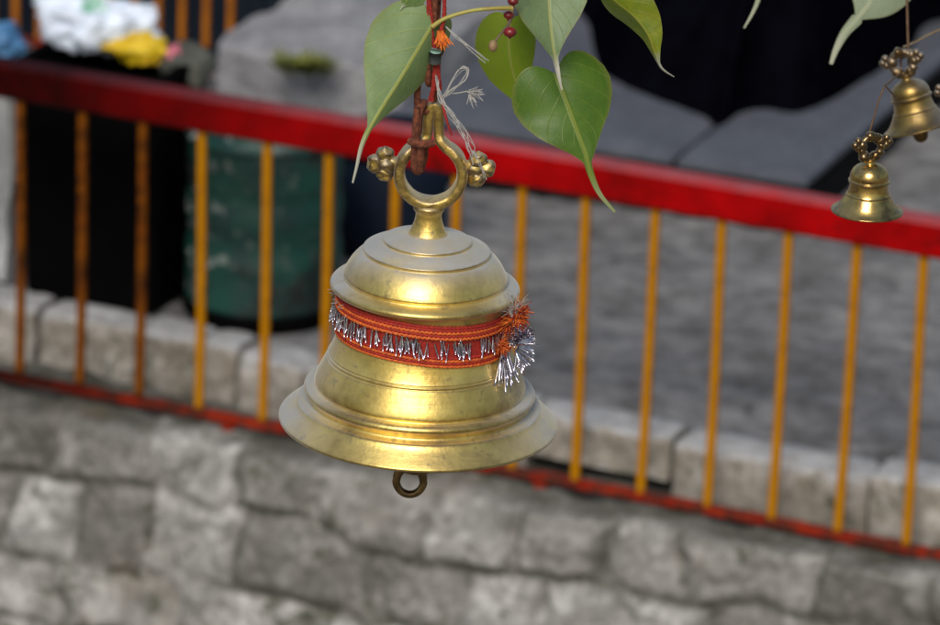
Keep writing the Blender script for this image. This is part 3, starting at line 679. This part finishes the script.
small_bell('small tarnished brass bell tilted at the right edge, above the shiny small bell', 919, 128, 6.25, (M['old_brass'], M['old_brass']), (math.radians(-4), math.radians(-19), -.3), 1, 1.0)
small_bell('tarnished brass bell cut off by the right edge, only its ring showing', 981, 140, 6.2, (M['old_brass'], M['old_brass']), (math.radians(-4), math.radians(-28), .3), 1, .95)
mb = MB(); ptube(mb, [(868, 138, .0), (872, 124, 0), (879, 100, 0), (885, 86, 0)], .95, 7, 5.775, cap=True); ptube(mb, [(885, 86, .0), (891, 92, -.1), (897, 100, -.2)], .9, 7, 5.80)
ptube(mb, [(885, 86, 0), (893, 79, -.25), (900, 74, -.44)], 1.1, 7, 5.80)
tag(mb.build('hanging_wire', M['wire'], None, at(879, 100, 5.8)), 'thin wire from the shiny small bell up to the tarnished bell', 'wire')
mb = MB(); ptube(mb, [(909, 66), (908, 40), (907, 0), (906, -60)], 1.5, 8, 6.25); ptube(mb, [(909, 66), (903, 72), (901, 60), (908, 56)], 1.3, 7, 6.25)
tag(mb.build('hanging_wire', M['wire'], None, at(907, 20, 6.25)), 'brown wire running up from the ring of the tilted tarnished bell', 'wire')
mb = MB(); ptube(mb, [(953, 84), (951, 40), (948, -60)], 1.4, 8, 6.2)
tag(mb.build('hanging_wire', M['wire'], None, at(950, 20, 6.2)), 'wire holding the bell at the very right edge', 'wire')

# ------------------------------------------------------------------ railing in front
RZ = -FA
def local(o, s, b, z): o.location = W(s, b, z); o.rotation_euler = (0, 0, RZ); return o
fence = thing('railing', 'low iron railing with thick red top rail and yellow bars', 'railing', W(0, 0, -.09), (0, 0, RZ))
S0, S1, STEP = -1.08 - 4 * .1382, .855 + 4 * .1382, .1382
mb = MB(); n = 60
def rail_tube(m, s0, s1, y0, y1, z0, z1, bev, wob):
    ss = np.linspace(s0, s1, n); R = []
    for s in ss:
        wz = wob * math.sin(s * 2.3 + 1) ; wz -= .010 * (s - 0.0)
        c = [(y0 + bev, z0), (y1 - bev, z0), (y1, z0 + bev), (y1, z1 - bev), (y1 - bev, z1), (y0 + bev, z1), (y0, z1 - bev), (y0, z0 + bev)]
        R.append([(s, a, b + wz) for a, b in c])
    o = m.grid(np.array(R), cv=True)
    m.f.append(tuple(o + k for k in range(8))); m.m.append(0); m.f.append(tuple(o + (n - 1) * 8 + k for k in range(8))[::-1]); m.m.append(0)
rail_tube(mb, S0 - .05, S1 + .05, -.024, .030, .610, .685, .007, .002)
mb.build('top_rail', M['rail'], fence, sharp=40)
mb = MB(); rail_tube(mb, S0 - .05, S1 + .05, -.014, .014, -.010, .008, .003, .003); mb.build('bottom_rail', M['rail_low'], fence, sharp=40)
k = 0; s = S0
proto = {}
def bar_mesh(h):
    m = MB(); r = .0084; R = []
    for z in np.linspace(0, h, 14):
        b = .0016 * math.sin(z * 7); R.append([(x * r + b, y * r, z) for x, y in ((-1, -.75), (-.75, -1), (.75, -1), (1, -.75), (1, .75), (.75, 1), (-.75, 1), (-1, .75))])
    m.grid(np.array(R), cv=True); return m
while s < S1 + .01:
    worn_shade = s < -.72
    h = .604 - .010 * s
    o = bar_mesh(h).build('bar', M['bar_worn_shade'] if worn_shade else M['bar'], fence, sharp=50)
    o.location = (s + random.uniform(-.003, .003), 0, .0102 - .010 * s); o.rotation_euler = (random.uniform(-.004, .004), random.uniform(-.006, .006), random.uniform(-.06, .06))
    o.scale.z = (h + .006) / h
    if worn_shade: o['label'] = 'bar with rusty orange paint, darkened as painted shade'
    s += STEP
for s in (S0 + .2, -.60, .09, .75, S1 - .2):
    m = MB(); m.box((s - .014, -.014, -.075), (s + .014, .014, -.010), .003); m.build('foot', M['rail_low'], fence, smooth=False)

# ------------------------------------------------------------------ rubble wall under it
def rubble(s0, s1, z0, z1, du, seed):
    nu, nv = int((s1 - s0) / du), int((z1 - z0) / du)
    u = np.linspace(s0, s1, nu); v = np.linspace(z0, z1, nv); U_, V_ = np.meshgrid(u, v, indexing='ij')
    wu = U_ + .030 * fbm(p3(U_ * 5, V_ * 5), seed, 3); wv = V_ + .026 * fbm(p3(U_ * 5 + 9, V_ * 5 + 4), seed + 7, 3)
    r = np.random.default_rng(seed); zc = [z1 + .03]
    while zc[-1] > z0 - .3: zc.append(zc[-1] - r.uniform(.125, .175))
    zc = np.array(zc[::-1]); row = np.clip(np.searchsorted(zc, wv) - 1, 0, len(zc) - 2)
    dist = np.minimum(wv - zc[row], zc[row + 1] - wv); hgt = zc[row + 1] - zc[row]
    tint = np.zeros_like(U_); off = np.zeros_like(U_); tx = np.zeros_like(U_); tz = np.zeros_like(U_)
    for k in range(len(zc) - 1):
        e = [s0 - .2 - r.uniform(0, .2)]
        while e[-1] < s1 + .3: e.append(e[-1] + r.uniform(.13, .30))
        e = np.array(e); msk = row == k
        if not msk.any(): continue
        i = np.clip(np.searchsorted(e, wu[msk]) - 1, 0, len(e) - 2)
        dist[msk] = np.minimum(dist[msk], np.minimum(wu[msk] - e[i], e[i + 1] - wu[msk]))
        rt = r.uniform(0, 1, len(e)); ro = r.uniform(-1, 1, len(e)); ra = r.uniform(-1, 1, len(e)); rb = r.uniform(-1, 1, len(e))
        tint[msk] = rt[i]; off[msk] = ro[i]
        tx[msk] = ra[i] * (wu[msk] - .5 * (e[i] + e[i + 1])); tz[msk] = rb[i] * (wv[msk] - .5 * (zc[k] + zc[k + 1]))
    body = sstep(.002, .030, dist)
    h = body * .018 + off * .008 * body + .12 * (tx + tz) * body + .014 * fbm(p3(U_ * 13, V_ * 13), seed + 3, 5, .6) + .012 * fbm(p3(U_ * 3.5, V_ * 3.5), seed + 5, 3)
    joint = (1 - sstep(.003, .014, dist)) * sstep(-.3, .3, fbm(p3(U_ * 9, V_ * 9), seed + 11, 3) + .1)
    return U_, V_, h, tint, joint
WZ0, WZ1 = -1.5, -.125
U_, V_, H_, TI, JO = rubble(-2.3, 2.3, WZ0, WZ1, .0085, 5)
nu, nv = U_.shape
front = np.stack([U_, -.075 - H_ - .10 * (WZ1 - V_), V_], -1)
# rounded top edge running back under the railing
nb = 26; bb = np.linspace(0, 1, nb + 1)[1:]
edge = front[:, -1, :]
top = np.zeros((nu, nb, 3)); tt_ = np.zeros((nu, nb)); tj = np.zeros((nu, nb))
for j, q in enumerate(bb):
    top[:, j, 0] = edge[:, 0]; top[:, j, 1] = edge[:, 1] + (.42 - edge[:, 1]) * q
    nz = fbm(p3(edge[:, 0] * 16, np.full(nu, q * 8.0)), 31, 4)
    top[:, j, 2] = WZ1 + .014 * math.sin(min(q * 9, 1.57)) + .010 * nz - .012 * (q > .2)
    tt_[:, j] = TI[:, -1] * .6; tj[:, j] = sstep(.02, .10, q) * .97
mb = MB(); mb.grid(np.concatenate([front, top], 1)); mb.uv = dict(tint=np.concatenate([TI, tt_], 1), joint=np.concatenate([JO, tj], 1))
wall = mb.build('stone_wall', M['stone']); local(wall, 0, 0, 0)
tag(wall, 'grey rubble stone wall carrying the red and yellow railing', 'wall')

# kerb of cut stones behind the railing
def kb(s): return float(np.interp(s, [-2.4, -1.1, -.6, .1, .4, 2.4], [.17, .17, .145, .085, .075, .075]))
mb = MB(); tin = []; jnt = []
ed = [-2.4, -2.05, -1.72, -1.38, -1.13, -.90, -.745, -.655, -.50, -.28, -.03, .02, .33, .745, 1.15, 1.5, 1.9, 2.3]
for a, b_ in zip(ed[:-1], ed[1:]):
    g = .003; nx, ny = max(6, int((b_ - a) / .012)), 18
    xs = np.linspace(a + g, b_ - g, nx); pth = []
    zt = random.uniform(-.008, .010); dy = random.uniform(-.012, .012); tn = random.uniform(.2, .62)
    prof = [(0.0, -.17), (0, -.14), (0, -.12), (0, -.10), (0, -.08), (0, -.06), (0, -.045), (0, -.03), (0, -.018), (.003, -.007), (.010, 0), (.022, .001), (.04, .001), (.06, .001), (.08, .001), (.10, .0), (.12, -.002), (.13, -.012), (.132, -.05)]
    if abs(a - .02) < 1e-6: prof = [(q_[0], max(q_[1], -.088 + .012 * math.sin(a * 9))) for q_ in prof]
    P = np.zeros((nx, len(prof), 3))
    for i, x in enumerate(xs):
        e_in = min(x - a, b_ - x); rnd = .012 * (1 - sstep(0, .03, e_in))
        for j, (py_, pz) in enumerate(prof):
            nzv = float(fbm(np.array([[x * 16, pz * 22 + py_ * 22, a * 3.1]]), 41, 4)[0])
            P[i, j] = (x, kb(x) + dy + py_ + rnd * (1 if j < 11 else 0) - .010 * nzv, pz + zt - rnd * .6 + .006 * nzv)
    o = mb.grid(P); npf = len(prof)
    for e2 in (0, nx - 1):
        mb.f.append(tuple(o + e2 * npf + j for j in range(npf))[::(1 if e2 else -1)]); mb.m.append(0)
    tin += [min(1, tn + (.2 if j >= 10 else 0)) for i in range(nx) for j in range(npf)]
    jnt += [(1 - sstep(0, .012, min(x - a, b_ - x))) * .45 for x in xs for j in range(npf)]
mb.uv = dict(tint=tin, joint=jnt)
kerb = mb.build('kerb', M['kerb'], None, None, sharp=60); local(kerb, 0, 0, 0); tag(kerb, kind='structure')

# upper ground behind the kerb and the earth below the wall
su = np.linspace(-2.4, 2.4, 190); bu = np.linspace(0, 1, 170)
G = np.zeros((190, 170, 3))
for i, s in enumerate(su):
    b0 = kb(s) + .105
    G[i, :, 0] = s; G[i, :, 1] = b0 + (4.6 - b0) * bu
G[:, :, 2] = -.010 + .012 * fbm(p3(G[:, :, 0] * 4, G[:, :, 1] * 4), 51, 4) + .004 * fbm(p3(G[:, :, 0] * 30, G[:, :, 1] * 30), 55, 3)
mb = MB(); mb.grid(G); gr = mb.build('upper_ground', M['ground']); local(gr, 0, 0, 0); tag(gr, kind='structure')
mb = MB()
x_ = np.linspace(-1, 1, 81); xx = np.sign(x_) * (np.abs(x_) ** 3) * 600
P = np.stack(np.meshgrid(xx, xx, indexing='ij') + [np.zeros((81, 81))], -1)
P[..., 2] = -1.5; mb.grid(P); ea = mb.build('ground', M['earth']); tag(ea, kind='structure')
# the rest of the upper terrace, a sheet just below the modelled one, up to a retaining edge in line with the wall
mb = MB(); mb.box((-40, .46, -1.49), (40, 60, -.05)); te = mb.build('terrace', M['ground'], smooth=False); local(te, 0, 0, 0); tag(te, kind='structure')

# ------------------------------------------------------------------ slabs at the right
def slab(label, s0, s1, b0, b1, z0, z1, seed):
    nx, ny = 30, 60; m = MB()
    def top(s, b): return z1 + .004 * fbm(p3(s * 6, b * 6), seed, 4)
    xs = np.linspace(s0, s1, nx); ys = np.linspace(b0, b1, ny); X, Y = np.meshgrid(xs, ys, indexing='ij')
    Z = top(X, Y); ed_ = np.minimum(np.minimum(X - s0, s1 - X), np.minimum(Y - b0, b1 - Y)); Z = Z - .010 * (1 - sstep(0, .02, ed_))
    P = np.stack([X, Y, Z], -1); o = m.grid(P)
    per = [(i, 0) for i in range(nx)] + [(nx - 1, j) for j in range(1, ny)] + [(i, ny - 1) for i in range(nx - 2, -1, -1)] + [(0, j) for j in range(ny - 2, 0, -1)]
    rr = []
    for q in (0, .3, .7, 1):
        rr.append([(P[i, j, 0], P[i, j, 1], P[i, j, 2] * (1 - q) + z0 * q) for i, j in per])
    m.grid(np.array(rr)[::-1], cv=True)
    og = W((s0 + s1) / 2, b0, z0)
    ob = m.build('stone_slab', M['slab'], None, np.array(((s0 + s1) / 2, b0, z0)), sharp=45); ob.location = og; ob.rotation_euler = (0, 0, RZ)
    return tag(ob, label, 'slab')
SB = 1.425
slab('long blue-grey paving slab behind the leaves and chain, left of the slab joint', -.86, -.163, SB, 3.3, .112, .135, 61)
slab('narrow blue-grey paving slab between the slab joint and the small bells', -.147, .160, SB - .006, 3.3, .112, .136, 67)
m = MB(); m.box((-.85, SB + .004, -.03), (.145, 3.28, .111)); pl = m.build('slab_shade_base', M['plinth_shade'], smooth=False); local(pl, 0, 0, 0); tag(pl, 'recessed base under the two blue-grey slabs, blackened as painted shade', 'base')

# heap of black cloth on the slabs
def heap(pts, z, H, seed, ext, folds=.05):
    B = [np.array(sb(x, y, z)) for x, y in pts] + [np.array(e) for e in ext]
    B = np.array(catmull(B, 8, True)); c = B.mean(0); nr = 40
    P = np.zeros((nr, len(B), 3))
    for i in range(nr):
        t = i / (nr - 1); q = B * (1 - t) + c * t
        f = fbm(p3(q[:, 0] * 5, q[:, 1] * 5), seed, 4)
        P[i, :, 0] = q[:, 0]; P[i, :, 1] = q[:, 1]
        P[i, :, 2] = z + .004 + H * (1 - (1 - t) ** 2.6) + folds * f * min(1, t * 5)
    return P
P = heap([(588, -12), (590, 30), (599, 68), (618, 84), (645, 96), (675, 108), (704, 118), (722, 127), (740, 116), (765, 112), (795, 115), (818, 108), (848, 92), (880, 72), (912, 48), (938, 22)], .131, .34, 71,
         [(.33, 2.9), (.20, 3.25), (-.2, 3.4), (-.6, 3.3)])
mb = MB(); mb.grid(P, cv=True); cl_ = mb.build('cloth_heap', M['black_cloth'], None, P.reshape(-1, 3).mean(0)); c0 = P.reshape(-1, 3).mean(0)
cl_.location = W(*c0); cl_.rotation_euler = (0, 0, RZ); tag(cl_, 'large heap of black cloth lying on the blue-grey slabs at the upper right', 'cloth')

# ------------------------------------------------------------------ left side: drum, bin, bags, blocks
def at_sb(o, s, b, z=0.0, rz=0.0): o.location = W(s, b, z); o.rotation_euler = (0, 0, RZ + rz); return o
drum = thing('metal_drum', 'green metal drum with peeling paint behind the railing', 'drum', W(-.718, .425, 0), (0, 0, RZ))
m = MB(); R_ = .164; pr = [(R_ - .006, .03)] + [(R_ + .003 * math.sin(h * 60) * (1 if .12 < h < .3 else 0), h) for h in np.linspace(.032, .385, 40)] + [(R_ + .006, .39), (R_ + .007, .397), (R_ + .002, .402), (R_ - .006, .397), (R_ - .007, .05), (.001, .045)]
m.lathe(pr, 72); m.build('body', M['drum'], drum)
m = MB(); m.lathe([(R_ - .02, .002), (R_ + .005, .002), (R_ + .007, .01), (R_ + .007, .024), (R_ + .003, .031), (R_ - .006, .031)], 72); m.build('bottom_rim', M['black_plastic'], drum)
TUB = sb(388, 262, 0); TUB = (TUB[0] - .03, TUB[1] + .08)
tub = thing('plastic_tub', 'dark navy plastic tub standing behind the big bell beside the green drum', 'tub', W(*TUB, 0), (0, 0, RZ))
m = MB(); m.lathe([(.001, .003), (.112, .003), (.116, .012), (.132, .26), (.127, .261), (.112, .02), (.001, .018)], 60); m.build('body', M['navy'], tub)
m = MB(); m.lathe([(.1325, .242), (.141, .244), (.142, .260), (.136, .268), (.1285, .264)], 60); m.build('rim', M['navy'], tub)
# black bin
BS0, BS1, BB0, BB1, BH = -1.215, -.895, .265, .52, .515
bs, bbm = (BS0 + BS1) / 2, (BB0 + BB1) / 2
bin_ = thing('rubbish_bin', 'square black rubbish bin behind the left end of the railing', 'bin', W(bs, bbm, 0), (0, 0, RZ))
hx, hy = (BS1 - BS0) / 2, (BB1 - BB0) / 2
def rr(w, d, z, r=.025, n_=5):
    o = []
    for cx, cy, a0 in ((w - r, -d + r, -90), (w - r, d - r, 0), (-w + r, d - r, 90), (-w + r, -d + r, 180)):
        for k_ in range(n_): a = math.radians(a0 + 90 * k_ / (n_ - 1)); o.append((cx + r * math.cos(a), cy + r * math.sin(a), z))
    return o
m = MB(); m.grid(np.array([rr(.01, .01, .002, .004), rr(hx * .95, hy * .95, .002), rr(hx * .96, hy * .96, .01), rr(hx, hy, BH), rr(hx - .008, hy - .008, BH), rr(hx - .02, hy - .02, .05), rr(.01, .01, .05, .004)]), cv=True); m.build('body', M['black_plastic'], bin_, sharp=50)
m = MB(); m.grid(np.array([rr(hx + .002, hy + .002, BH - .03), rr(hx + .012, hy + .012, BH - .028), rr(hx + .012, hy + .012, BH + .004), rr(hx - .010, hy - .010, BH + .006)]), cv=True); m.build('rim', M['black_plastic'], bin_, sharp=50)
def lump(name, label, cat, mat, s, b, z, dims, seed, rz=0, amp=.25, fr=2.2, tilt=(0, 0), pull=None):
    nu_, nv_ = 26, 44; P = np.zeros((nu_, nv_, 3))
    for i in range(nu_):
        th = math.pi * i / (nu_ - 1)
        for j in range(nv_):
            ph = 2 * math.pi * j / nv_; d = np.array((math.sin(th) * math.cos(ph), math.sin(th) * math.sin(ph), math.cos(th)))
            P[i, j] = d
    F_ = fbm(P * fr + seed, seed, 4); cr = np.abs(fbm(P * fr * 2.1 + 5, seed + 9, 3))
    P = P * (1 + amp * F_ - amp * .5 * cr)[..., None] * np.array(dims)
    if pull is not None:
        for pd, amt in pull:
            pd = np.array(pd) / np.linalg.norm(pd); dn = P / np.linalg.norm(P, axis=-1, keepdims=True)
            P = P + (np.maximum(0, dn @ pd) ** 9 * amt)[..., None] * pd
    P[..., 2] += dims[2]; P[..., 2] = np.maximum(P[..., 2], 0) 
    m = MB(); m.grid(P[::-1], cv=True); o = m.build(name, mat); at_sb(o, s, b, z, rz); o.rotation_euler.x = tilt[0]; o.rotation_euler.y = tilt[1]
    return tag(o, label, cat)
# rubbish already in the bin
m = MB(); m.box((-hx + .03, -hy + .03, .06), (hx - .03, hy - .03, BH - .06), .02); fl = m.build('rubbish_sack', M['black_plastic'], smooth=False); at_sb(fl, bs, bbm, 0); tag(fl, 'black sack filling the square bin below the white bag', 'sack')
lump('plastic_bag', 'crumpled white plastic bag with green print on top of the black bin', 'plastic bag', M['bag'], bs - .075, bbm + .06, BH - .015, (.100, .065, .060), 5, .1, .42, 2.3, pull=[((-1, 0, .35), .05), ((1, .1, .3), .06), ((.0, 0, 1), .03)])
lump('yellow_wrapper', 'crumpled yellow wrapper lying against the white bag', 'wrapper', M['yellow'], bs + .060, bbm + .02, BH - .015, (.056, .03, .034), 8, .2, .3, 2.5, pull=[((-1, 0, 0), .04)])
lump('pink_wrapper', 'small pink wrapper beside the yellow wrapper in the bin', 'wrapper', M['pink'], bs + .125, bbm + .025, BH - .015, (.016, .016, .026), 9, .2, .3, 2.5)
lump('olive_sack', 'dark olive grey bundle at the right end of the black bin', 'sack', M['sack'], bs + .145, bbm + .045, BH - .06, (.060, .06, .050), 13, .2, .18, 1.8)
# pale block at the left edge with blue plastic on it
def rough_box(name, label, cat, mat, s, b, dims, seed, amp=.012, rz=0, n_=22, shear=None, z=0):
    X, Y, Z = dims; m = MB()
    def disp(p):
        f = np.stack([fbm(p * 9 + k * 13, seed + k, 4) for k in range(3)], -1); return p + amp * f
    def face(o, a, c):
        u = np.linspace(0, 1, n_); A, B_ = np.meshgrid(u, u, indexing='ij')
        p = np.array(o)[None, None] + A[..., None] * np.array(a) + B_[..., None] * np.array(c)
        cen = np.array((0, 0, Z / 2)); h = np.array((X / 2, Y / 2, Z / 2)); q = (p - cen) / h; r_ = .06
        q = np.sign(q) * np.minimum(np.abs(q), 1); ln = np.linalg.norm(np.maximum(np.abs(q) - (1 - r_ * 2), 0) / (r_ * 2), axis=-1, keepdims=True)
        q = q * (1 - .03 * np.maximum(ln - 1, 0)); p = cen + q * h; p = disp(p)
        if shear: p[..., 2] += np.maximum(0, p[..., 2]) * shear * p[..., 0]
        m.grid(p)
    x, y = X / 2, Y / 2
    face((-x, -y, 0), (X, 0, 0), (0, 0, Z)); face((x, -y, 0), (0, Y, 0), (0, 0, Z)); face((x, y, 0), (-X, 0, 0), (0, 0, Z)); face((-x, y, 0), (0, -Y, 0), (0, 0, Z))
    face((-x, -y, Z), (X, 0, 0), (0, Y, 0))
    o = m.build(name, mat); at_sb(o, s, b, z, rz); return tag(o, label, cat)
rough_box('stone_pillar', 'pale weathered stone pillar at the left edge beside the black bin', 'pillar', M['pale'], -1.47, .36, (.42, .12, .47), 91, .012)
lump('blue_plastic', 'scrap of blue plastic on the pale pillar at the top left', 'plastic', M['blue'], -1.345, .36, .465, (.09, .05, .045), 23, .2, .3, 2.0)
# rough grey block in the upper left centre
bx, by = sb(215, 40, .22)
rough_box('stone_block', 'rough grey stone block behind the green drum, above the red rail', 'block', M['block'], bx + .24, by + .55, (.48, 1.10, .22), 95, .014, n_=34)
rough_box('rubble_stone', 'low dark grey broken stone beside the mossy tuft, right of the rough block', 'stone', M['block'], bx + .66, by + .70, (.34, .8, .10), 99, .03, .15, n_=30)
tx_, ty_ = sb(303, 66, .225); m = MB()
for i in range(260):
    a = random.uniform(0, 6.28); r = .055 * random.random() ** 1.5 ; base = np.array((r * 1.4 * math.cos(a), r * math.sin(a), 0)); d = np.array((math.cos(a) * .9, math.sin(a) * .9, random.uniform(.4, 1.2))); d /= np.linalg.norm(d)
    sd_ = np.cross(d, (0, 0, 1)); sd_ /= np.linalg.norm(sd_); L_ = random.uniform(.02, .05)
    m.add([base - sd_ * .004, base + sd_ * .004, base + d * L_ * .6 + sd_ * .005, base + d * L_, base + d * L_ * .6 - sd_ * .005], [(0, 1, 2, 3, 4)])
tf = m.build('moss_tuft', M['moss'], smooth=False); at_sb(tf, tx_, ty_, .215); tag(tf, 'small yellow-green tuft growing on the grey stone behind the railing', 'plant')
# second railing and navy backdrop at the top left
FB = 1.78
f2 = thing('back_railing', 'orange barred railing in the dark at the top left corner', 'railing', W(-1.9, FB, 0), (0, 0, RZ))
m = MB(); m.box((-.75, -.014, .60), (.52, .014, .64), .004); m.build('top_rail', M['rail'], f2, smooth=False)
m = MB(); m.box((-.75, -.010, .03), (.52, .010, .05), .003); m.build('bottom_rail', M['rail_low'], f2, smooth=False)
bmesh0 = None
for i in range(20):
    if bmesh0 is None:
        m = MB(); m.box((-.0075, -.0075, .052), (.0075, .0075, .598), .002); o = m.build('bar', M['bar_back'], f2, smooth=False); bmesh0 = o
    else: o = bmesh0.copy(); COL.objects.link(o); o.parent = f2
    o.location = (-.72 + i * .0635, 0, 0)
m = MB(); xs = np.linspace(-.9, .62, 240); m.grid(np.array([[(x, .012 * math.sin(x * 80), z) for z in (0, .4, .8, 1.1)] for x in xs]))  # dark ribbed backdrop closing the view behind the bars
ns = m.build('backdrop_panel', M['navy_panel']); at_sb(ns, -1.9, FB + .14, 0); tag(ns, 'dark navy ribbed backdrop behind the orange barred railing', 'metal sheet')  # dark ribbed backdrop behind the bars
